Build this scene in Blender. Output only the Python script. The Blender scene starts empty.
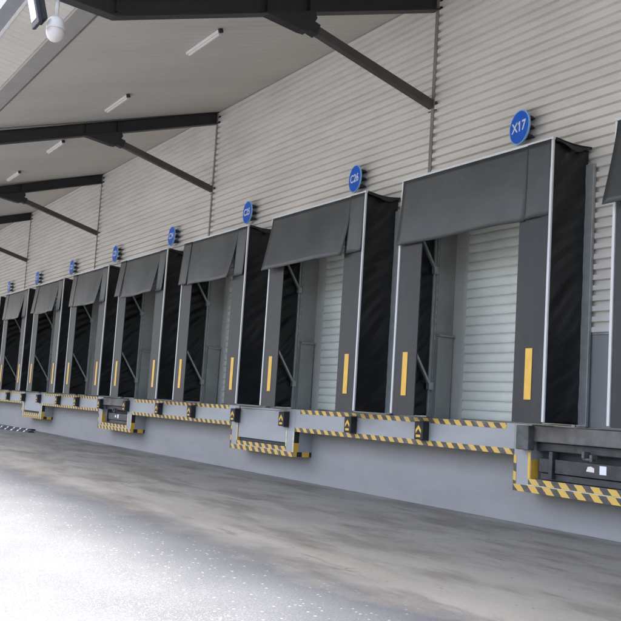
import bpy, math, random
from mathutils import Vector, Matrix
random.seed(7)
S = bpy.context.scene
C = S.collection

# ------------------------------------------------------------------ camera
YAW, PITCH, ROLL, F = 1.0223, 0.1062, 0.0637, 931.05
EYE = Vector((2.5863, -9.0181, 1.3055))
fw = Vector((-math.sin(YAW)*math.cos(PITCH), math.cos(YAW)*math.cos(PITCH), math.sin(PITCH)))
r0 = Vector((math.cos(YAW), math.sin(YAW), 0)); u0 = r0.cross(fw)
rr = r0*math.cos(ROLL)+u0*math.sin(ROLL); uu = -r0*math.sin(ROLL)+u0*math.cos(ROLL)
cd = bpy.data.cameras.new('camera'); cam = bpy.data.objects.new('camera', cd); C.objects.link(cam)
m = Matrix.Identity(4)
for i in range(3):
    m[i][0] = rr[i]; m[i][1] = uu[i]; m[i][2] = -fw[i]; m[i][3] = EYE[i]
cam.matrix_world = m
cd.sensor_width = 36; cd.lens = F/621*36; cd.clip_start = .05; cd.clip_end = 3000
S.camera = cam
# ------------------------------------------------------------------ light
sd = Vector((-0.36, -0.11, 1.0)).normalized()          # direction towards the sun
elev = math.asin(sd.z); az = math.atan2(sd.x, sd.y)
W = bpy.data.worlds.new('World'); S.world = W; W.use_nodes = True
nt = W.node_tree; nt.nodes.clear()
sky = nt.nodes.new('ShaderNodeTexSky'); sky.sky_type = 'NISHITA'; sky.sun_disc = False
sky.sun_elevation = elev; sky.sun_rotation = az; sky.air_density = 1.0; sky.dust_density = 7.0; sky.ozone_density = 1.0
bg = nt.nodes.new('ShaderNodeBackground'); bg.inputs[1].default_value = 0.15
wo = nt.nodes.new('ShaderNodeOutputWorld')
nt.links.new(sky.outputs[0], bg.inputs[0]); nt.links.new(bg.outputs[0], wo.inputs[0])
sl = bpy.data.lights.new('sun', 'SUN'); sl.energy = 1.95; sl.angle = math.radians(13); sl.color = (1, .96, .9)
so = bpy.data.objects.new('sun', sl); C.objects.link(so)
so.rotation_euler = sd.to_track_quat('Z', 'Y').to_euler(); so.location = (0, -20, 30)
S.view_settings.view_transform = 'Standard'; S.view_settings.look = 'None'; S.view_settings.gamma = 1
S.view_settings.exposure = 2.4
S.cycles.max_bounces = 8; S.cycles.diffuse_bounces = 6

# ------------------------------------------------------------------ materials
def mat(name, col, rough=.6, metal=0., var=.12, vs=3., bump=0., bs=30., dirt=None, dirt_amt=.0, ds=1.2, stretch=(1, 1, 1), spec=.5):
    M = bpy.data.materials.new(name); M.use_nodes = True
    t = M.node_tree; N = t.nodes; L = t.links; N.clear()
    o = N.new('ShaderNodeOutputMaterial'); b = N.new('ShaderNodeBsdfPrincipled'); L.new(b.outputs[0], o.inputs[0])
    tc = N.new('ShaderNodeNewGeometry'); mp = N.new('ShaderNodeMapping'); mp.inputs['Scale'].default_value = stretch
    L.new(tc.outputs['Position'], mp.inputs[0])
    n = N.new('ShaderNodeTexNoise'); n.inputs['Scale'].default_value = vs; n.inputs['Detail'].default_value = 6; L.new(mp.outputs[0], n.inputs[0])
    mr = N.new('ShaderNodeMapRange'); mr.inputs[1].default_value = .3; mr.inputs[2].default_value = .7
    mr.inputs[3].default_value = 1-var; mr.inputs[4].default_value = 1+var; L.new(n.outputs[0], mr.inputs[0])
    mx = N.new('ShaderNodeVectorMath'); mx.operation = 'SCALE'; mx.inputs[0].default_value = col[:3]; L.new(mr.outputs[0], mx.inputs['Scale'])
    out = mx.outputs[0]
    if dirt:
        n2 = N.new('ShaderNodeTexNoise'); n2.inputs['Scale'].default_value = ds; n2.inputs['Detail'].default_value = 8; n2.inputs['Roughness'].default_value = .65
        L.new(mp.outputs[0], n2.inputs[0])
        m2 = N.new('ShaderNodeMapRange'); m2.inputs[1].default_value = .48; m2.inputs[2].default_value = .72; m2.inputs[4].default_value = dirt_amt
        L.new(n2.outputs[0], m2.inputs[0])
        mm = N.new('ShaderNodeMix'); mm.data_type = 'RGBA'; L.new(m2.outputs[0], mm.inputs[0]); L.new(out, mm.inputs[6]); mm.inputs[7].default_value = (*dirt, 1)
        out = mm.outputs[2]
    L.new(out, b.inputs['Base Color'])
    b.inputs['Roughness'].default_value = rough; b.inputs['Metallic'].default_value = metal
    b.inputs['Specular IOR Level'].default_value = spec
    if bump:
        n3 = N.new('ShaderNodeTexNoise'); n3.inputs['Scale'].default_value = bs; n3.inputs['Detail'].default_value = 4; L.new(tc.outputs['Position'], n3.inputs[0])
        bp = N.new('ShaderNodeBump'); bp.inputs['Strength'].default_value = bump; bp.inputs['Distance'].default_value = .02
        L.new(n3.outputs[0], bp.inputs['Height']); L.new(bp.outputs[0], b.inputs['Normal'])
    return M

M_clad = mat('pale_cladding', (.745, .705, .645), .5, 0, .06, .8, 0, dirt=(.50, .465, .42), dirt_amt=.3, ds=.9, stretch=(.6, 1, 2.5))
M_joint = mat('joint_metal', (.23, .215, .20), .6, 0, .1)
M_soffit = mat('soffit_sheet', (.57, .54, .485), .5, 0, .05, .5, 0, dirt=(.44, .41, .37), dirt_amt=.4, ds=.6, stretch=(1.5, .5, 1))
M_gut = mat('gutter_metal', (.34, .325, .30), .5, .0, .08)
M_fascia = mat('fascia_grey', (.22, .23, .245), .5)
M_edge = mat('white_edging', (.66, .66, .65), .45, 0, .04)
M_steel = mat('dark_beam_paint', (.020, .0205, .021), .5, 0, .2, 2)
M_brace = mat('brown_grey_brace_paint', (.065, .058, .052), .5, 0, .15, 2)
M_galv = mat('galvanised_steel', (.42, .44, .43), .45, .45, .12, 8)
M_curt = mat('grey_vinyl_curtain', (.034, .036, .035), .42, 0, .12, 1.6, .35, 3.5, dirt=(.058, .058, .054), dirt_amt=.4, ds=1.6, spec=.6)
M_flap = mat('charcoal_vinyl_flap', (.015, .016, .018), .5, 0, .12, 2.5, .1, 8, dirt=(.033, .033, .033), dirt_amt=.45, ds=2, stretch=(3, 3, .8), spec=.5)
M_fab = mat('black_side_fabric', (.006, .006, .0065), .42, 0, .25, 4, .3, 12, spec=.5)
M_yel = mat('yellow_reflective', (.80, .46, .06), .4, 0, .08, 8)
M_dock = mat('grey_painted_concrete', (.305, .297, .295), .65, 0, .04, 1.0, .15, 25, dirt=(.24, .237, .243), dirt_amt=.5, ds=1.6, stretch=(.7, 1, 1.8))
M_slab = mat('grey_dock_edge_paint', (.35, .357, .362), .55, 0, .06, 1.5, .1, 30, dirt=(.33, .315, .29), dirt_amt=.55, ds=2.5, stretch=(.8, 1, 2))
M_plinth = mat('plinth_panel_grey', (.28, .283, .285), .45, 0, .07, 1.2)
M_reveal = mat('reveal_grey', (.33, .335, .305), .5, 0, .08, 2, dirt=(.15, .155, .15), dirt_amt=.4)
M_jamb = mat('jamb_grey', (.52, .52, .48), .45, 0, .06, 2)
M_door = mat('roller_door_slats', (.66, .68, .61), .42, 0, .05, 2, dirt=(.47, .48, .45), dirt_amt=.35, ds=1.5)
M_rub = mat('black_rubber', (.022, .022, .023), .7, 0, .3, 12, .3, 40)
M_rubg = mat('worn_grey_rubber', (.10, .105, .10), .7, 0, .3, 9, .3, 40)
M_lip = mat('taupe_lip_plate', (.15, .143, .138), .6, .2, .2, 5, .2, 20, dirt=(.07, .065, .06), dirt_amt=.6, ds=4)
M_dark = mat('dark_leveller_steel', (.045, .046, .05), .5, .3, .3, 6, .2, 20, dirt=(.12, .115, .105), dirt_amt=.4, ds=4)
M_void = mat('pit_dark', (.05, .052, .055), .8)
M_sign = mat('sign_blue', (.004, .12, .66), .3, 0, .03)
M_rim = mat('sign_rim', (.30, .52, .80), .4, 0, .03)
M_white = mat('white_lettering', (.82, .84, .86), .4, 0, .02)
M_wpl = mat('white_plastic', (.80, .79, .77), .3, 0, .03)
M_tube = mat('lamp_diffuser', (.78, .72, .68), .35, 0, .03)
M_bolt = mat('bracket_dark', (.05, .05, .06), .5, .4)

def stripes(name, pitch=.23, shift=0., kx=1., kz=1., ky=0., yel=(.72, .45, .09), blk=(.075, .068, .06), duty=.5, wear=.6):
    M = mat(name, (1, 1, 1), .55); t = M.node_tree; N = t.nodes; L = t.links
    b = next(n for n in N if n.type == 'BSDF_PRINCIPLED'); g = next(n for n in N if n.type == 'NEW_GEOMETRY')
    d = N.new('ShaderNodeVectorMath'); d.operation = 'DOT_PRODUCT'; d.inputs[1].default_value = (kx/pitch, ky/pitch, kz/pitch); L.new(g.outputs['Position'], d.inputs[0])
    a = N.new('ShaderNodeMath'); a.operation = 'ADD'; a.inputs[1].default_value = 400+shift; L.new(d.outputs['Value'], a.inputs[0])
    n = N.new('ShaderNodeTexNoise'); n.inputs['Scale'].default_value = 14; n.inputs['Detail'].default_value = 5; L.new(g.outputs['Position'], n.inputs[0])
    nm = N.new('ShaderNodeMath'); nm.operation = 'MULTIPLY_ADD'; nm.inputs[1].default_value = .14; L.new(n.outputs[0], nm.inputs[0]); L.new(a.outputs[0], nm.inputs[2])
    fr = N.new('ShaderNodeMath'); fr.operation = 'FRACT'; L.new(nm.outputs[0], fr.inputs[0])
    gt = N.new('ShaderNodeMath'); gt.operation = 'GREATER_THAN'; gt.inputs[1].default_value = duty; L.new(fr.outputs[0], gt.inputs[0])
    mx = N.new('ShaderNodeMix'); mx.data_type = 'RGBA'; L.new(gt.outputs[0], mx.inputs[0]); mx.inputs[6].default_value = (*yel, 1); mx.inputs[7].default_value = (*blk, 1)
    n2 = N.new('ShaderNodeTexNoise'); n2.inputs['Scale'].default_value = 5; n2.inputs['Detail'].default_value = 8; n2.inputs['Roughness'].default_value = .7; L.new(g.outputs['Position'], n2.inputs[0])
    mr = N.new('ShaderNodeMapRange'); mr.inputs[1].default_value = .5; mr.inputs[2].default_value = .75; mr.inputs[4].default_value = wear; L.new(n2.outputs[0], mr.inputs[0])
    m2 = N.new('ShaderNodeMix'); m2.data_type = 'RGBA'; L.new(mr.outputs[0], m2.inputs[0]); L.new(mx.outputs[2], m2.inputs[6]); m2.inputs[7].default_value = (.36, .34, .30, 1)
    L.new(m2.outputs[2], b.inputs['Base Color'])
    return M
M_st = stripes('hazard_stripes')
M_st2 = stripes('hazard_stripes_lower', .25, .0, duty=.52, wear=.45)
M_st3 = stripes('hazard_stripes_upper', .25, .62, duty=.52, wear=.45)
M_stv = stripes('hazard_stripes_upright', .22, .3, .25, 1, .5, wear=.6)
M_sts = stripes('hazard_blocks', .42, .93, 0, .75, 1.2, (.68, .38, .03), (.02, .02, .02), duty=.5, wear=.15)
M_pale = mat('faded_yellow_line', (.62, .56, .38), .6, 0, .25, 14)

def ground_mat():
    M = bpy.data.materials.new('yard_ground'); M.use_nodes = True
    t = M.node_tree; N = t.nodes; L = t.links; N.clear()
    o = N.new('ShaderNodeOutputMaterial'); b = N.new('ShaderNodeBsdfPrincipled'); L.new(b.outputs[0], o.inputs[0])
    g = N.new('ShaderNodeNewGeometry'); sep = N.new('ShaderNodeSeparateXYZ'); L.new(g.outputs['Position'], sep.inputs[0])
    def noise(sc, det=6, ro=.6, stretch=None, rot=0):
        n = N.new('ShaderNodeTexNoise'); n.inputs['Scale'].default_value = sc; n.inputs['Detail'].default_value = det; n.inputs['Roughness'].default_value = ro
        mp = N.new('ShaderNodeMapping'); mp.inputs['Scale'].default_value = stretch or (1, 1, 1); mp.inputs['Rotation'].default_value = (0, 0, rot)
        L.new(g.outputs['Position'], mp.inputs[0]); L.new(mp.outputs[0], n.inputs[0]); return n.outputs[0]
    def rng(s, a, c, lo=0., hi=1.):
        r = N.new('ShaderNodeMapRange'); r.inputs[1].default_value = a; r.inputs[2].default_value = c; r.inputs[3].default_value = lo; r.inputs[4].default_value = hi
        L.new(s, r.inputs[0]); return r.outputs[0]
    def mix(f, a, c):
        m = N.new('ShaderNodeMix'); m.data_type = 'RGBA'
        L.new(f, m.inputs[0])
        for s, v in ((6, a), (7, c)):
            if isinstance(v, tuple): m.inputs[s].default_value = (*v, 1)
            else: L.new(v, m.inputs[s])
        return m.outputs[2]
    def math_(op, a, c):
        m = N.new('ShaderNodeMath'); m.operation = op
        for i, v in enumerate((a, c)):
            if isinstance(v, (int, float)): m.inputs[i].default_value = v
            else: L.new(v, m.inputs[i])
        return m.outputs[0]
    # worn concrete by the dock
    c = mix(rng(noise(.7, 8, .6, (.5, 1.2, 1), .35), .35, .65), (.235, .230, .207), (.29, .284, .257))
    c = mix(rng(noise(1.1, 8, .66, (.5, 1.35, 1), .45), .48, .60, 0, .75), c, (.135, .122, .103))      # streaked stains
    c = mix(rng(noise(.5, 6, .6, (.5, 1.5, 1), .3), .56, .68, 0, .32), c, (.31, .235, .18))           # rusty patches
    c = mix(rng(noise(2.3, 8, .6, (.3, 1.8, 1), .5), .60, .68, 0, .75), c, (.09, .083, .075))         # dark oil streaks
    c = mix(rng(noise(26, 6, .7), .3, .7, 0, .35), c, (.23, .22, .20))
    # slab joints
    jx = math_('PINGPONG', math_('ADD', sep.outputs[0], 402.1), 3.0)
    jl = math_('LESS_THAN', jx, .008)
    jy = math_('LESS_THAN', math_('ABSOLUTE', math_('ADD', sep.outputs[1], .33), 0.), .010)
    c = mix(math_('MULTIPLY', math_('MAXIMUM', jl, jy), .55), c, (.10, .095, .09))
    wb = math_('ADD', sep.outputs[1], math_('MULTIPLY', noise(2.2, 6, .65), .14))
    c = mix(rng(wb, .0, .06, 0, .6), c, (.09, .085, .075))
    cr = N.new('ShaderNodeTexVoronoi'); cr.feature = 'DISTANCE_TO_EDGE'; cr.inputs['Scale'].default_value = .33
    wv = N.new('ShaderNodeVectorMath'); wv.operation = 'ADD'; nz = N.new('ShaderNodeTexNoise'); nz.inputs['Scale'].default_value = 1.6; nz.inputs['Detail'].default_value = 5
    L.new(g.outputs['Position'], nz.inputs[0]); L.new(g.outputs['Position'], wv.inputs[0]); L.new(nz.outputs['Color'], wv.inputs[1]); L.new(wv.outputs[0], cr.inputs[0])
    ck = math_('MULTIPLY', math_('LESS_THAN', cr.outputs['Distance'], .0022), rng(noise(.35, 2), .5, .56, 0, .7))
    c = mix(ck, c, (.07, .065, .06))
    gv = N.new('ShaderNodeTexVoronoi'); gv.inputs['Scale'].default_value = 9; L.new(g.outputs['Position'], gv.inputs[0])
    gs_ = N.new('ShaderNodeSeparateColor'); L.new(gv.outputs['Color'], gs_.inputs[0])
    c = mix(math_('MULTIPLY', math_('LESS_THAN', gv.outputs['Distance'], .13), math_('GREATER_THAN', gs_.outputs[0], .8)), c, (.12, .11, .095))
    # rough speckled asphalt beyond, pale chips showing
    a = mix(rng(noise(1.0, 6, .6), .3, .7), (.088, .097, .108), (.128, .138, .152))
    a = mix(rng(noise(55, 3, .6), .42, .62, 0, .6), a, (.072, .079, .089))
    def chips(sc, th, amt):
        v = N.new('ShaderNodeTexVoronoi'); v.inputs['Scale'].default_value = sc; L.new(g.outputs['Position'], v.inputs[0])
        s2 = N.new('ShaderNodeSeparateColor'); L.new(v.outputs['Color'], s2.inputs[0])
        k = math_('MULTIPLY', math_('GREATER_THAN', s2.outputs[0], th), math_('LESS_THAN', v.outputs['Distance'], .36))
        return math_('MULTIPLY', k, amt)
    dens = rng(sep.outputs[1], -4.9, -6.6)
    ch = math_('MULTIPLY', chips(85, .5, .75), dens)
    ch2 = math_('MULTIPLY', chips(34, .95, .8), rng(sep.outputs[1], -4.4, -5.2))
    a = mix(ch, a, (.25, .265, .29)); a = mix(ch2, a, (.38, .40, .44))
    edge = rng(math_('ADD', sep.outputs[1], math_('MULTIPLY', noise(1.3, 5, .6), 1.0)), -3.95, -4.6)
    f = mix(edge, c, a); L.new(f, b.inputs['Base Color']); L.new(math_('SUBTRACT', .5, math_('MULTIPLY', edge, .2)), b.inputs['Specular IOR Level'])
    L.new(math_('MAXIMUM', rng(noise(1.5, 6, .6, (.5, 1.5, 1), .4), .35, .7, .45, .8), math_('MULTIPLY', edge, .7)), b.inputs['Roughness'])
    bp = N.new('ShaderNodeBump'); bp.inputs['Strength'].default_value = .35; bp.inputs['Distance'].default_value = .012
    L.new(math_('ADD', noise(40, 5, .7), math_('MULTIPLY', ch, .5)), bp.inputs['Height']); L.new(bp.outputs[0], b.inputs['Normal'])
    return M

# ------------------------------------------------------------------ mesh helpers
class MB:
    def __init__(s): s.v = []; s.f = []
    def box(s, x0, x1, y0, y1, z0, z1):
        b = len(s.v)
        s.v += [(x, y, z) for z in (z0, z1) for (x, y) in ((x0, y0), (x1, y0), (x1, y1), (x0, y1))]
        s.f += [tuple(b+i for i in q) for q in ((3, 2, 1, 0), (4, 5, 6, 7), (0, 1, 5, 4), (1, 2, 6, 5), (2, 3, 7, 6), (3, 0, 4, 7))]
        return s
    def prism(s, pts, axis, a, b2):
        """polygon pts (2-D) extruded along axis from a to b2"""
        n = len(pts); b = len(s.v)
        for t in (a, b2):
            for p in pts:
                s.v.append((t, p[0], p[1]) if axis == 0 else ((p[0], t, p[1]) if axis == 1 else (p[0], p[1], t)))
        s.f.append(tuple(b+i for i in range(n))); s.f.append(tuple(b+n+i for i in reversed(range(n))))
        for i in range(n):
            j = (i+1) % n; s.f.append((b+i, b+n+i, b+n+j, b+j))
        return s
    def bar(s, p, q, w, h):
        p = Vector(p); q = Vector(q); d = (q-p).normalized()
        up = Vector((0, 0, 1)) if abs(d.z) < .95 else Vector((0, 1, 0))
        a = d.cross(up).normalized(); c = a.cross(d).normalized(); b = len(s.v)
        for o in (p, q):
            for (i, j) in ((-1, -1), (1, -1), (1, 1), (-1, 1)): s.v.append(tuple(o+a*i*w/2+c*j*h/2))
        s.f += [tuple(b+i for i in k) for k in ((3, 2, 1, 0), (4, 5, 6, 7), (0, 1, 5, 4), (1, 2, 6, 5), (2, 3, 7, 6), (3, 0, 4, 7))]
        return s
    def lathe(s, prof, c, axis=2, n=24):
        b = len(s.v); m_ = len(prof)
        for (r, h) in prof:
            for i in range(n):
                a = 2*math.pi*i/n; x, y = r*math.cos(a), r*math.sin(a)
                s.v.append((c[0]+x, c[1]+y, c[2]+h) if axis == 2 else (c[0]+x, c[1]+h, c[2]+y))
        for k in range(m_-1):
            for i in range(n):
                j = (i+1) % n; s.f.append((b+k*n+i, b+k*n+j, b+(k+1)*n+j, b+(k+1)*n+i))
        s.f.append(tuple(b+i for i in reversed(range(n)))); s.f.append(tuple(b+(m_-1)*n+i for i in range(n)))
        return s
    def grid(s, fn, nu, nv):
        b = len(s.v)
        for j in range(nv+1):
            for i in range(nu+1): s.v.append(tuple(fn(i/nu, j/nv)))
        for j in range(nv):
            for i in range(nu):
                a = b+j*(nu+1)+i; s.f.append((a, a+1, a+nu+2, a+nu+1))
        return s
    def build(s, name, material, parent=None, smooth=False, bevel=0, solid=0):
        me = bpy.data.meshes.new(name); me.from_pydata(s.v, [], s.f); me.validate()
        import bmesh
        if not solid:
            bm = bmesh.new(); bm.from_mesh(me); bmesh.ops.recalc_face_normals(bm, faces=bm.faces); bm.to_mesh(me); bm.free()
        me.materials.append(material)
        if smooth:
            for p in me.polygons: p.use_smooth = True
        o = bpy.data.objects.new(name, me); C.objects.link(o)
        if parent: o.parent = parent
        if solid:
            md = o.modifiers.new('thick', 'SOLIDIFY'); md.thickness = solid; md.offset = 0
        if bevel:
            md = o.modifiers.new('bevel', 'BEVEL'); md.width = bevel; md.segments = 2; md.limit_method = 'ANGLE'
        return o
def tag(o, label=None, cat=None, group=None, kind=None):
    if label: o['label'] = label
    if cat: o['category'] = cat
    if group: o['group'] = group
    if kind: o['kind'] = kind
    return o
def empty(name, loc=(0, 0, 0), rz=0):
    o = bpy.data.objects.new(name, None); C.objects.link(o); o.location = loc; o.rotation_euler = (0, 0, rz); o.empty_display_size = .2; return o
def copy_tree(o, parent=None):
    c = o.copy(); C.objects.link(c)
    if parent: c.parent = parent
    for ch in list(o.children): copy_tree(ch, c)
    return c

P = 4.0094
XC0 = -6.995                         # centre of the nearest whole shelter
ZD = 1.3
XA, XB = -62.0, 9.0                  # length of the building

# ------------------------------------------------------------------ ground
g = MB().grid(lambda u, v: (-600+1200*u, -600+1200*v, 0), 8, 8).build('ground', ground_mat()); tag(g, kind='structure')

# ------------------------------------------------------------------ warehouse wall
JX = [-8.745+8.0188*k for k in (2, 1, 0, -1, -2, -3, -4, -5, -6)]
wall = empty('warehouse_wall', (0, 0, ZD))
tag(wall, 'long warehouse wall clad in pale beige horizontally ribbed metal sheets behind the dock shelters', 'wall')
wall.location = (0, 0, 0)
PT = .1312
def clad_profile(z0, z1):
    """(y, z) points of the ribbed sheet from z0 up"""
    out = []; z = z0
    seq = [(0, -.060), (.064, -.060), (.072, -.002), (.123, -.002)]
    k0 = math.floor((z0-1.3)/PT)
    k = k0
    while 1.3+k*PT < z1:
        for dz, y in seq:
            zz = 1.3+k*PT+dz
            if z0 <= zz <= z1: out.append((y, zz))
        k += 1
    out = [(out[0][0], z0)]+out+[(out[-1][0], z1)]
    return out
def cladding(x0, x1, z0, z1):
    pr = clad_profile(z0, z1)
    mb = MB()
    n = len(pr)
    for (y, z) in pr: mb.v.append((x0, y, z)); mb.v.append((x1, y, z))
    for i in range(n-1): mb.f.append((2*i, 2*i+1, 2*i+3, 2*i+2))
    # end returns down to the backing
    for xx in (x0, x1):
        for i in range(n-1):
            b = len(mb.v); mb.v += [(xx, pr[i][0], pr[i][1]), (xx, pr[i+1][0], pr[i+1][1]), (xx, .012, pr[i+1][1]), (xx, .012, pr[i][1])]
            mb.f.append((b, b+1, b+2, b+3))
    return mb
ks = list(range(-1, 9))               # shelters, -1 is the one cut off by the right edge
HW = 1.425                            # half width of the door openings
ZL = 4.2
ed = [XB]+JX[1:]+[XA]
ed = sorted(set([XA, XB]+[x for x in JX if XA < x < XB]))
for a, b in zip(ed[:-1], ed[1:]):
    cladding(a, b, ZL, 8.16).build('cladding_sheet', M_clad, wall)
for a in JX:
    MB().box(a-.035, a+.035, -.072, -.050, ZL, 8.10).build('joint_flashing', M_joint, wall)
# pieces between the openings
cs = sorted([XC0-k*P for k in ks])
gaps = [(XA, cs[0]-HW)]+[(cs[i]+HW, cs[i+1]-HW) for i in range(len(cs)-1)]+[(cs[-1]+HW, XB)]
for a, b in gaps:
    cladding(a, b, 2.48, ZL-.001).build('cladding_sheet', M_clad, wall)
    MB().box(a, b, -.03, .0, ZD+.002, 2.48).build('plinth_panel', M_plinth, wall)
    MB().box(a, b, -.045, -.031, 2.45, 2.49).build('drip_flashing', M_galv, wall)
bk = MB()                                  # wall core behind the sheets, with openings
bk.box(XA, XB, .013, .33, ZL, 8.7)
for a, b in gaps: bk.box(a, b, .013, .33, ZD, ZL)
bk.build('wall_core', M_joint, wall)
for i in range(len(cs)):
    c = cs[i]
    # reveals
    rv = MB(); rv.box(c-HW, c-HW+.012, -.05, .33, ZD, ZL-.012); rv.box(c+HW-.012, c+HW, -.05, .33, ZD, ZL-.012); rv.box(c-HW, c+HW, -.05, .33, ZL-.012, ZL)
    rv.build('door_reveal', M_reveal, wall)
    fr = MB(); fr.box(c-HW-.15, c-HW-.001, -.068, -.052, ZD+.005, ZL); fr.box(c+HW+.001, c+HW+.15, -.068, -.052, ZD+.005, ZL)
    fr.build('door_flange', M_galv, wall)
    bx = MB().box(c-HW+.012, c-HW+.06, -.04, .25, ZD, 2.53).box(c-HW+.012, c-HW+.10, -.05, .26, 2.53, 2.565)
    bx.build('reveal_box', M_reveal, wall, bevel=.004)
    dr = MB()
    pr = []; z = ZD+.01; pt = .139
    while z < ZL:
        for j in range(8):
            pr.append(((.272, .243, .236, .233, .233, .236, .243, .262)[j], z+pt*(0, .10, .25, .45, .6, .78, .90, .955)[j]))
        z += pt
    n = len(pr)
    for (y, z) in pr: dr.v.append((c-1.08, y, z)); dr.v.append((c+1.08, y, z))
    for j in range(n-1): dr.f.append((2*j, 2*j+1, 2*j+3, 2*j+2))
    d = dr.build('roller_door', M_door, wall)
    for s in (-1, 1):
        gx = MB(); x0, x1 = sorted((c+s*1.08, c+s*(HW-.012))); gx.box(x0, x1, .28, .32, ZD, ZL-.012)
        gx.box(*sorted((c+s*1.075, c+s*1.135)), .225, .279, ZD, ZL-.013)
        gg = gx.build('door_guide', M_jamb, d)

# ------------------------------------------------------------------ loading dock
dock = empty('loading_dock', (0, 0, 0))
tag(dock, 'long grey painted concrete loading dock with overhanging slab edged in black and yellow stripes', 'loading dock')
YF = -.38
MB().box(XA, XB, 0, 1.2, -.3, .9).build('retaining_wall', M_dock, dock)
PB = 8.0188
BX = [(-6.31-PB*n, -3.81-PB*n) for n in range(0, 5)]
sl = MB()
runs = []
xe = XB
for (a, b) in BX:
    runs.append((b, xe)); xe = a
runs.append((XA, xe))
for a, b in runs: sl.box(a, b, YF, 1.2, .9, ZD)
sl.build('dock_slab', M_slab, dock, bevel=.008)
MB().box(XA, XB, 1.2, 1.4, -.3, 8).build('inner_wall', M_joint, dock)
def band(x0, x1, z0, z1, m_, y=YF, name='hazard_stripe'): return MB().box(x0, x1, y-.004, y-.001, z0, z1).build(name, m_, dock)
for i, (a, b) in enumerate(runs):
    band(a+.16 if i < len(runs)-1 else a, b-.16 if i else b, 1.225, 1.297, M_st)
    band(a, b, .902, .975, M_st)
for n, (a, b) in enumerate(BX):
    pb = MB()
    pw = .30
    pb.box(a, a+pw, YF, .0, .45, ZD).box(b-pw, b, YF, .0, .45, ZD).box(a+pw, b-pw, YF, .0, .45, .62)
    pb.box(a+pw, b-pw, .35, .9, .9, ZD)                      # back of pit
    pb.build('leveller_pit', M_slab, dock, bevel=.006)
    band(a+.002, b-.002, .452, .535, M_st2); band(a+pw-.03, b-pw+.03, .550, .622, M_st3)
    band(a+pw-.06, b-pw+.06, .537, .547, M_pale, name='white_line')
    band(a+.002, a+.05, .537, .9, M_stv); band(b-.05, b-.002, .537, .9, M_pale)
    band(a+pw-.045, a+pw-.005, .625, .95, M_yel if n % 2 == 0 else M_pale); band(b-pw+.005, b-pw+.045, .60, 1.0, M_pale)
    # stripes on the side that faces along the dock
    for (y0, y1, z0, z1, m_) in ((YF, YF+.10, .54, .70, M_yel), (YF, YF+.07, .455, .539, M_yel), (YF+.18, YF+.33, .455, .54, M_yel),
                                 (YF, YF+.10, .701, .899, M_rub), (YF+.071, YF+.179, .455, .54, M_rub), (YF+.331, -.004, .455, .54, M_rub)):
        MB().box(b+.001, b+.004, y0, y1, z0, z1).build('hazard_stripe', m_, dock)
    MB().box(a+pw+.001, a+pw+.004, YF, YF+.13, .625, .86).build('hazard_stripe', M_yel, dock)

# ------------------------------------------------------------------ dock levellers
def leveller_black(x0, x1):
    t = empty('dock_leveller', ((x0+x1)/2, YF+.09, .62)); w = (x1-x0)/2
    MB().box(-w+.01, w-.01, -.12, .72, .47, .665).build('lip_plate', M_lip, t, bevel=.01)
    MB().box(-w+.03, w-.03, .10, .16, .03, .49).build('back_plate', M_void, t)
    fb = MB().box(-w+.36, w-.05, -.05, .03, .10, .27).box(-w+.10, -w+.27, -.05, .03, .10, .27).box(-w+.10, w-.05, -.02, .03, .01, .09)
    fb.build('frame_beam', M_dark, t, bevel=.006)
    MB().box(-w+.285, -w+.345, -.08, .05, .03, .36).build('upright', M_dark, t, bevel=.006)
    fl = MB().box(-w+.03, w-.03, -.03, .09, .36, .47)
    fl.build('folded_lip', M_dark, t, bevel=.012)
    for dx in (.84,):
        lug = MB().box(-w+dx, -w+dx+.04, -.12, -.03, .32, .40).box(-w+dx+.12, -w+dx+.16, -.12, -.03, .29, .37).box(-w+dx, -w+dx+.16, -.10, -.07, .30, .325)
        lug.build('lifting_lug', M_rubg, t, bevel=.004)
    MB().box(-w+1.06, -w+1.16, -.053, -.0505, .15, .25).build('sticker', M_white, t)
    st = MB()
    st.prism([(-w+.86, .17), (-w+.98, .165), (-w+.98, .215), (-w+.93, .232), (-w+.88, .225)], 1, -.053, -.0505)
    st.build('sticker', M_tube, t)
    return t
lev = leveller_black(BX[0][0]+.305, BX[0][1]-.305)
tag(lev, 'black steel dock leveller with white stickers in the striped pit at the right edge', 'dock leveller', 'levellers in the striped pits')
l2 = copy_tree(lev); l2.location = (lev.location.x-2*PB, YF+.09, .62)
tag(l2, 'dark dock leveller in the third striped pit from the right', 'dock leveller', 'levellers in the striped pits')
def leveller_grey(x0, x1):
    t = empty('dock_leveller', ((x0+x1)/2, YF, .62)); w = (x1-x0)/2
    MB().box(-w+.006, w-.006, .012, .70, .635, .668).build('lip_plate', M_slab, t, bevel=.004)
    MB().box(-w+.006, w-.006, .012, .035, .07, .63).build('front_plate', M_slab, t, bevel=.004)
    MB().box(-w+.01, w-.01, .05, .08, .008, .12).build('bottom_bar', M_void, t)
    return t
lg = leveller_grey(BX[1][0]+.305, BX[1][1]-.305)
tag(lg, 'closed light grey dock leveller plate in the second striped pit from the right', 'dock leveller', 'levellers in the striped pits')
l4 = copy_tree(lg); l4.location = (lg.location.x-2*PB, YF, .62)
tag(l4, 'closed light grey leveller plate in the fourth striped pit, far left above the tyre strips', 'dock leveller', 'levellers in the striped pits')
l5 = copy_tree(lg); l5.location = (lg.location.x-3*PB, YF, .62)
tag(l5, 'closed grey leveller plate in the farthest striped pit at the far left end', 'dock leveller', 'levellers in the striped pits')

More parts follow.
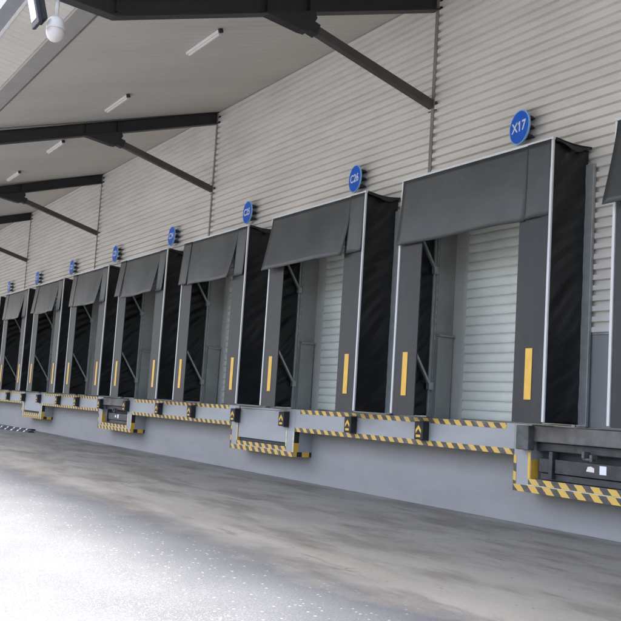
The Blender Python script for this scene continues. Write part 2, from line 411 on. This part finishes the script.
# ------------------------------------------------------------------ dock bumpers
def bumper():
    t = empty('dock_bumper', (0, 0, 0))
    MB().box(-.10, .10, -.125, -.022, -.135, .125).build('rubber_block', M_rub, t, bevel=.012)
    MB().box(-.09, .09, -.022, -.004, -.15, .14).build('mounting_plate', M_bolt, t)
    ch = MB()
    for s in (-1, 1): ch.prism([(0, .075), (0, .02), (s*.062, -.045), (s*.062, .005)], 1, -.129, -.1255)
    ch.prism([(-.05, -.10), (.05, -.10), (.05, -.065), (-.05, -.065)], 1, -.129, -.1255)
    ch.build('chevron', M_yel, t)
    return t
b0 = bumper()
places = []
for n in range(0, 5):
    for x in (-6.05, -8.14, -9.98, -12.13): places.append(x-PB*n)
ordn = ['first', 'second', 'third', 'fourth', 'fifth', 'sixth', 'seventh', 'eighth', 'ninth', 'tenth', 'eleventh', 'twelfth', 'thirteenth', 'fourteenth', 'fifteenth', 'sixteenth', 'seventeenth', 'eighteenth']
places = places[:18]
for i, x in enumerate(places):
    if i == 0: continue
    o = b0 if i == 1 else copy_tree(b0)
    o.location = (x, YF, 1.115)
    if i == 1: lb = 'black rubber bumper with yellow chevron, nearest to the camera, below the X17 shelter'
    elif i == 2: lb = 'black chevron bumper on the dock edge, second from the right of the chevron ones'
    elif i == 3: lb = 'black chevron bumper at the right upper corner of the grey filled pit'
    elif i == 4: lb = 'black chevron bumper at the left upper corner of the grey filled pit'
    else: lb = 'small black bumper on the dock edge, %s chevron bumper counted from the right' % ordn[i-1]
    tag(o, lb, 'dock bumper', 'rubber bumpers along the dock edge')
pbm = empty('dock_bumper', (places[0], YF, 1.135))
MB().box(-.11, .11, -.13, -.022, -.155, .15).build('rubber_block', M_rubg, pbm, bevel=.012)
MB().box(-.09, .09, -.022, -.004, -.15, .14).build('mounting_plate', M_bolt, pbm)
tag(pbm, 'plain worn grey rubber bumper without chevron at the corner of the nearest pit', 'dock bumper', 'rubber bumpers along the dock edge')

# ------------------------------------------------------------------ dock shelters
SW, SD, SH = 1.53, .73, 3.54
def sidefab(s, seed):
    rnd = random.Random(seed); ph = [rnd.uniform(0, 6.3) for _ in range(6)]
    def fn(u, v):
        y = -SD+.01+u*(SD-.085); z = .03+v*(SH-.06)
        e = math.sin(math.pi*u)
        dgl = math.sin(z*6.2-y*8+ph[0])*.45+math.sin(z*13-y*11+ph[1]+1.3*math.sin(z*2+ph[2]))*.4+math.sin(z*27-y*20+ph[3]+2*math.sin(z*3.1+y*3))*.45
        return (s*(SW-.045)+s*e*.028*dgl, y, z)
    return MB().grid(fn, 20, 120)
def curtain_center(seed, fl, nar, left_whole):
    rnd = random.Random(seed); ph = [rnd.uniform(0, 6.3) for _ in range(4)]
    def fn(u, v):                      # v 0 bottom .. 1 top
        b = 1-v
        sl_ = max(0, b-.38)/.62 if left_whole else b
        xr = 1.13-nar*sl_**1.2
        xl = -SW+.035-.6*fl*b**1.2 if left_whole else -1.14+nar*b**1.5
        x = xl+(xr-xl)*u
        y = -SD-.012-fl*b**1.3-.012*b*math.sin(u*9+ph[0])-.006*math.sin(u*21+v*4+ph[1])*b-.02*b*b*math.sin(u*3+ph[2])
        z = 3.52-.985*b+.012*b*math.sin(u*5+ph[3])
        return (x, y, z)
    return MB().grid(fn, 30, 14)
def curtain_wing(s, seed, fl, out):
    rnd = random.Random(seed); ph = [rnd.uniform(0, 6.3) for _ in range(4)]
    def fn(u, v):
        b = 1-v
        x = s*(1.10+u*(SW-.03-1.10)+out*b**1.2*u)
        y = -SD-.022-fl*b**1.2+.03*u*b-.010*b*math.sin(u*6+ph[0]+b*2)
        z = 3.52-(.955+.02*math.sin(ph[1]))*b+.01*b*u
        return (x, y, z)
    return MB().grid(fn, 10, 14)
def shelter(seed, fl, nar, fw_, ow):
    t = empty('dock_shelter', (XC0, 0, ZD))
    for s in (-1, 1):
        MB().box(*sorted((s*(SW-.036), s*(SW+.003))), -SD-.02, -SD+.008, .035, SH-.03).build('edge_trim', M_edge, t, bevel=.004)
        sidefab(s, seed*2+s).build('side_fabric', M_fab, t, smooth=True, solid=.008)
        fp = MB().box(*sorted((s*(SW-.046), s*.985)), -SD-.008, -SD+.012, .02, SH-.05).build('side_flap', M_flap, t, bevel=.003)
        MB().box(*sorted((s*1.185, s*1.30)), -SD-.014, -SD-.009, .30, .93).build('reflective_strip', M_yel, fp)
        MB().box(*sorted((s*(SW-.075), s*(SW+.085))), -.112, -.066, .01, SH-.22).build('rear_post', M_galv, t, bevel=.006)
        for z0 in (.49, 2.25):
            ar = MB().bar((s*(SW-.12), -SD+.08, z0+.8), (s*(SW-.12), -.13, z0), .045, .035)
            ar.box(*sorted((s*(SW-.15), s*(SW-.08))), -.16, -.08, z0-.07, z0+.04)
            ar.build('hinge_arm', M_galv, t)
    MB().box(-SW, SW, -SD-.022, -SD+.02, SH-.025, SH+.008).build('edge_trim', M_edge, t, bevel=.004)
    MB().box(-SW+.05, SW-.05, -.10, -.05, SH-.24, SH-.16).build('rear_rail', M_galv, t)
    def tf(u, v):
        x = -SW-.01+(2*SW+.02)*u; y = -SD+.03+(SD-.10)*v
        z = SH+.004-.03*math.sin(math.pi*v)*(.6+.4*math.sin(x*4+seed))
        return (x, y, z)
    MB().grid(tf, 40, 10).build('top_fabric', M_fab, t, smooth=True, solid=.008)
    for s in (-1, 1):      # drooping end of the top sheet
        def df(u, v):
            y = -SD+.035+(SD-.105)*u
            return (s*(SW+.004+.02*v*math.sin(u*math.pi)), y, SH+.0-.03*math.sin(math.pi*u)-v*(.03+.045*math.sin(math.pi*u)**2+.012*math.sin(u*9+seed)))
        MB().grid(df, 14, 4).build('top_fabric_end', M_flap, t, smooth=True, solid=.006)
    curtain_center(seed, fl, nar, seed < 10).build('head_curtain', M_curt, t, smooth=True, solid=.012)
    for s in ((1,) if seed < 10 else (-1, 1)): curtain_wing(s, seed+7*s, fw_[s > 0], ow[s > 0]).build('curtain_wing', M_curt, t, smooth=True, solid=.012)
    return t
protos = [shelter(3, .04, .05, (.03, .02), (.0, .0)), shelter(8, .12, .09, (.10, .03), (.05, -.01)),
          shelter(15, .11, .12, (.08, .03), (.06, -.06)), shelter(21, .13, .09, (.12, .04), (.05, -.10))]
use = {-1: 1, 0: 0, 1: 1, 2: 2, 3: 3, 4: 2, 5: 3, 6: 2, 7: 3, 8: 1}
labs = {-1: 'black dock shelter cut off by the right edge of the photo, white edge line showing',
        0: 'nearest whole black dock shelter, below the blue sign reading X17',
        1: 'black dock shelter left of the X17 one, below the second blue sign',
        2: 'black dock shelter above the second striped pit, third whole one from the right',
        3: 'black dock shelter right of the distant dark leveller, fourth whole one from the right',
        4: 'black dock shelter fifth whole one from the right, directly left of the dark leveller pit',
        5: 'black dock shelter sixth whole one from the right',
        6: 'black dock shelter seventh whole one from the right, near the left edge',
        7: 'black dock shelter eighth whole one from the right, at the left edge of the photo',
        8: 'farthest black dock shelter at the left end of the row'}
used = set()
for k in ks:
    i = use[k]; o = protos[i] if i not in used else copy_tree(protos[i]); used.add(i)
    o.location = (XC0-k*P, 0, ZD)
    tag(o, labs[k], 'dock shelter', 'black dock shelters along the wall')

# ------------------------------------------------------------------ round blue signs
def sign(txt, rot):
    t = empty('wall_sign', (0, 0, 0)); R_ = .245
    MB().lathe([(R_-.018, -.006), (R_-.018, .0)], (0, 0, 0), 1, 48).build('sign_disc', M_sign, t)
    MB().lathe([(R_, -.003), (R_, .020)], (0, 0, 0), 1, 48).build('sign_rim', M_rim, t)
    for c_ in t.children: c_.location = (0, -.185, 0); c_.rotation_euler = (0, 0, rot)
    for z in (-.13, 0, .13): MB().box(-.10, .14, -.150, -.034, z-.018, z+.018).build('mounting_bracket', M_bolt, t)
    cu = bpy.data.curves.new('t', 'FONT'); cu.body = txt; cu.size = .20; cu.align_x = 'CENTER'; cu.align_y = 'CENTER'; cu.extrude = .002; cu.offset = .003
    tmp = bpy.data.objects.new('t', cu); C.objects.link(tmp)
    dg = bpy.context.evaluated_depsgraph_get(); me = bpy.data.meshes.new_from_object(tmp.evaluated_get(dg))
    bpy.data.objects.remove(tmp)
    if txt == 'X17':
        xs = [v.co.x for v in me.vertices if 0 < v.co.x < .04]
        import bmesh
        x1 = min(xs); bm = bmesh.new(); bm.from_mesh(me); top = max(v.co.y for v in me.vertices)
        vs = [bm.verts.new((x, y, .003)) for x, y in ((x1+.004, top), (x1+.004, top-.032), (x1-.024, top-.052), (x1-.024, top-.026))]
        bm.faces.new(vs[::-1]); bm.to_mesh(me); bm.free()
    me.materials.clear(); me.materials.append(M_white); me.name = 'lettering'
    lo = bpy.data.objects.new('lettering', me); C.objects.link(lo); lo.parent = t
    lo.location = (-.002, -.1945, .0); lo.rotation_euler = (math.pi/2, 0, rot)
    return t
words = ['X17', 'C26', 'C25', 'C24', 'C23', 'C22', 'C21', 'C20']
where = ['largest and nearest, reading X17', 'second from the right, reading C26', 'third from the right, left above a beige wall patch',
         'fourth from the right', 'fifth from the right', 'sixth from the right', 'seventh from the right', 'smallest and farthest at the left edge']
for k, w in enumerate(words):
    o = sign(w, (-.20, -.16, -.10, -.07, -.05, -.05, -.05, -.05)[k]); o.location = (-6.66-k*P, 0, 5.36)
    tag(o, 'round blue sign on the wall, '+where[k], 'sign', 'round blue numbered signs on the wall')

# ------------------------------------------------------------------ canopy
cp = empty('canopy', (0, 0, 0))
tag(cp, 'wide beige metal canopy roof over the loading yard, fine ribbed underside and folded gutter', 'canopy')
def zc(y): return 8.1+.296*y
def ribbed(y0, z0, y1, z1, pitch, dep):
    mb = MB(); x = XA; i = 0; pts = []
    while x < XB:
        for dx, d in ((0, 0), (.62, 0), (.72, dep), (.90, dep)): pts.append((x+dx*pitch, d))
        x += pitch
    for (xx, d) in pts: mb.v.append((xx, y0, z0+d)); mb.v.append((xx, y1, z1+d))
    for j in range(len(pts)-1): mb.f.append((2*j, 2*j+1, 2*j+3, 2*j+2))
    return mb
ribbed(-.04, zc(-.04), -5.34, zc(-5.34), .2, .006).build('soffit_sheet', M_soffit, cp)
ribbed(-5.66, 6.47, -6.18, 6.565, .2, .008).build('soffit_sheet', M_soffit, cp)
MB().prism([(-5.345, 6.495), (-5.355, 6.462), (-5.64, 6.440), (-5.66, 6.49)], 0, XA, XB).build('gutter', M_gut, cp)
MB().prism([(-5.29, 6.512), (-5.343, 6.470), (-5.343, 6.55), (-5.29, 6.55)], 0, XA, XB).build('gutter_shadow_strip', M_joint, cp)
MB().prism([(-6.18, 6.55), (-6.215, 6.555), (-6.215, 6.60), (-6.18, 6.60)], 0, XA, XB).build('edge_trim', M_edge, cp)
MB().prism([(-6.216, 6.575), (-6.40, 6.61), (-6.41, 6.85), (-6.216, 6.85)], 0, XA, XB).build('fascia', M_fascia, cp)
MB().prism([(.0, 8.22), (-5.5, 6.60), (-6.21, 6.70), (-6.21, 6.82), (-5.5, 6.75), (.0, 8.4)], 0, XA, XB).build('roof_deck', M_fascia, cp)
# corner closer where the soffit meets the wall
MB().box(XA, XB, -.055, -.036, 8.02, 8.10).build('corner_closer', M_gut, cp)

# ------------------------------------------------------------------ steel beams
def steel_beam():
    t = empty('steel_beam', (0, 0, 6.2))
    def seg(pts_top, h, x0, x1, mb):    # (y, ztop) list
        top = [(y, z) for y, z in pts_top]; bot = [(y, z-h) for y, z in reversed(pts_top)]
        mb.prism(top+bot, 0, x0, x1)
    line = [(-.04, zc(-.04)-.004), (-5.33, zc(-5.33)-.06), (-6.30, zc(-5.33)+.02)]
    line = [(y, z-6.2) for y, z in line]
    w = MB(); seg(line, .27, -.008, .008, w)
    seg(line, .018, -.09, .09, w); seg([(y, z-.262) for y, z in line], .018, -.09, .09, w)
    for yy in (-2.45, -3.15, -5.33): # stiffeners
        zz = zc(yy)-6.2-.02; w.box(-.088, .088, yy-.008, yy+.008, zz-.245, zz-.005)
    w.box(-.10, .10, -.039, -.02, zc(0)-6.2-.36, zc(0)-6.2-.02)
    w.build('girder', M_steel, t)
    z1 = zc(-3.2)-6.2-.29; z2 = zc(-2.36)-6.2-.29
    gs = MB().prism([(-3.2, z1+.0), (-2.36, z2+.0), (-2.32, z2-.10), (-2.46, z2-.34), (-2.56, z2-.34)], 0, -.085, .085)
    gs.build('gusset', M_steel, t, bevel=.006)
    MB().bar((0, -2.36, .67), (0, -.045, .035), .12, .13).build('knee_brace', M_brace, t, bevel=.008)
    MB().box(-.10, .10, -.05, -.036, -.06, .14).build('foot_plate', M_brace, t)
    MB().bar((0, -2.42, .688), (0, -2.28, .647), .15, .17).build('brace_collar', M_steel, t)
    return t
sb = steel_beam(); bl = ['dark steel canopy beam with knee brace, nearest, crossing the top of the photo',
    'dark steel canopy beam with knee brace, second from the top', 'dark steel canopy beam with knee brace, third from the top',
    'dark steel canopy beam with knee brace, fourth from the top, at the left edge', 'farthest dark steel canopy beam, hidden towards the left edge']
for i, k in enumerate(range(0, 5)):
    o = sb if i == 0 else copy_tree(sb); o.location = (-8.78-8.0188*k, 0, 6.2)
    tag(o, bl[i], 'steel beam', 'dark steel beams under the canopy')

# ------------------------------------------------------------------ ceiling lights
def lamp():
    t = empty('ceiling_light', (0, 0, 0))
    MB().box(-.62, .62, -.036, .036, -.045, -.0).build('housing', M_wpl, t, bevel=.006)
    MB().box(-.56, .60, -.027, .027, -.085, -.046).build('diffuser', M_tube, t, bevel=.012)
    MB().box(.622, .66, -.035, .035, -.065, -.0).build('end_box', M_bolt, t)
    return t
l0 = lamp()
ll = ['nearest slim white batten light under the canopy ceiling, in front of the second beam', 'second nearest slim white batten light, just in front of the second beam at left',
      'slim white batten light just behind the second beam', 'small farthest slim white batten light near the left edge']
for i in range(4):
    o = l0 if i == 0 else copy_tree(l0)
    y = -3.1; o.location = ((-11.0, -15.05, -19.25, -23.15)[i], y, zc(y)-.004); o.rotation_euler = (math.atan(.296), 0, 0)
    tag(o, ll[i], 'ceiling light', 'slim batten lights under the canopy')

# ------------------------------------------------------------------ dome camera and floodlight
dc = empty('security_camera', (-8.78, -6.07, 6.34))
tag(dc, 'white dome security camera hanging on a thin pole at the upper left', 'security camera')
MB().lathe([(.055, -.05), (.055, .0)], (0, 0, 0), 2, 20).build('mount_plate', M_wpl, dc)
MB().lathe([(.022, -.40), (.022, -.04)], (0, 0, 0), 2, 14).build('pole', M_wpl, dc, smooth=True)
MB().lathe([(.03, -.345), (.07, -.36), (.103, -.40), (.115, -.46), (.115, -.50), (.108, -.512)], (0, 0, 0), 2, 28).build('housing', M_wpl, dc, smooth=True)
hd = MB().lathe([(.104, -.515), (.112, -.53), (.11, -.575), (.09, -.625), (.055, -.66), (.02, -.672)], (0, 0, 0), 2, 28).build('dome', M_tube, dc, smooth=True)
fl = empty('floodlight', (-8.78, -6.37, 6.0))
tag(fl, 'dark square floodlight with pale glass hanging under the canopy at the top left corner', 'floodlight')
n = Vector((.0, -.96, -.26)).normalized(); q = Matrix.Rotation(math.asin(.26), 4, 'X')   # local -Y looks along n
def place(mb): 
    mb.v = [tuple(q @ Vector(v)) for v in mb.v]; return mb
place(MB().box(-.16, .16, 0, .05, -.2, .2)).build('housing', M_bolt, fl, bevel=.01)
place(MB().box(-.11, .11, -.006, -.001, -.13, .165)).build('glass', M_wpl, fl)
fn_ = MB()
for i in range(7): fn_.box(-.13+.04*i, -.118+.04*i, .052, .13, -.15, .15)
place(fn_).build('cooling_fins', M_bolt, fl)
MB().bar((.0, .02, .05), (0, .0, .40), .03, .03).build('bracket', M_bolt, fl)

# ------------------------------------------------------------------ rubber strips on the ground at the far left
def strip():
    t = empty('parking_strip', (0, 0, 0))
    MB().prism([(-.12, 0), (.12, 0), (.075, .045), (-.075, .045)], 0, -1.6, 1.6).build('rubber_body', M_rub, t, bevel=.01)
    for i in range(7):
        x = -1.4+.44*i
        MB().prism([(-.121, .004), (-.078, .0475), (.0, .0475), (.0, .004)], 0, x, x+.09).build('white_mark', M_white, t)
    return t
s1 = strip(); s1.location = (-31.3, -.45, .002); s1.rotation_euler = (0, 0, .25)
tag(s1, 'black and white rubber strip on the ground close to the wall at the far left', 'rubber strip', 'rubber strips on the yard')
s2 = copy_tree(s1); s2.location = (-29.6, -.95, .002); s2.rotation_euler = (0, 0, .22)
tag(s2, 'black and white rubber strip in front of the other one at the far left', 'rubber strip', 'rubber strips on the yard')
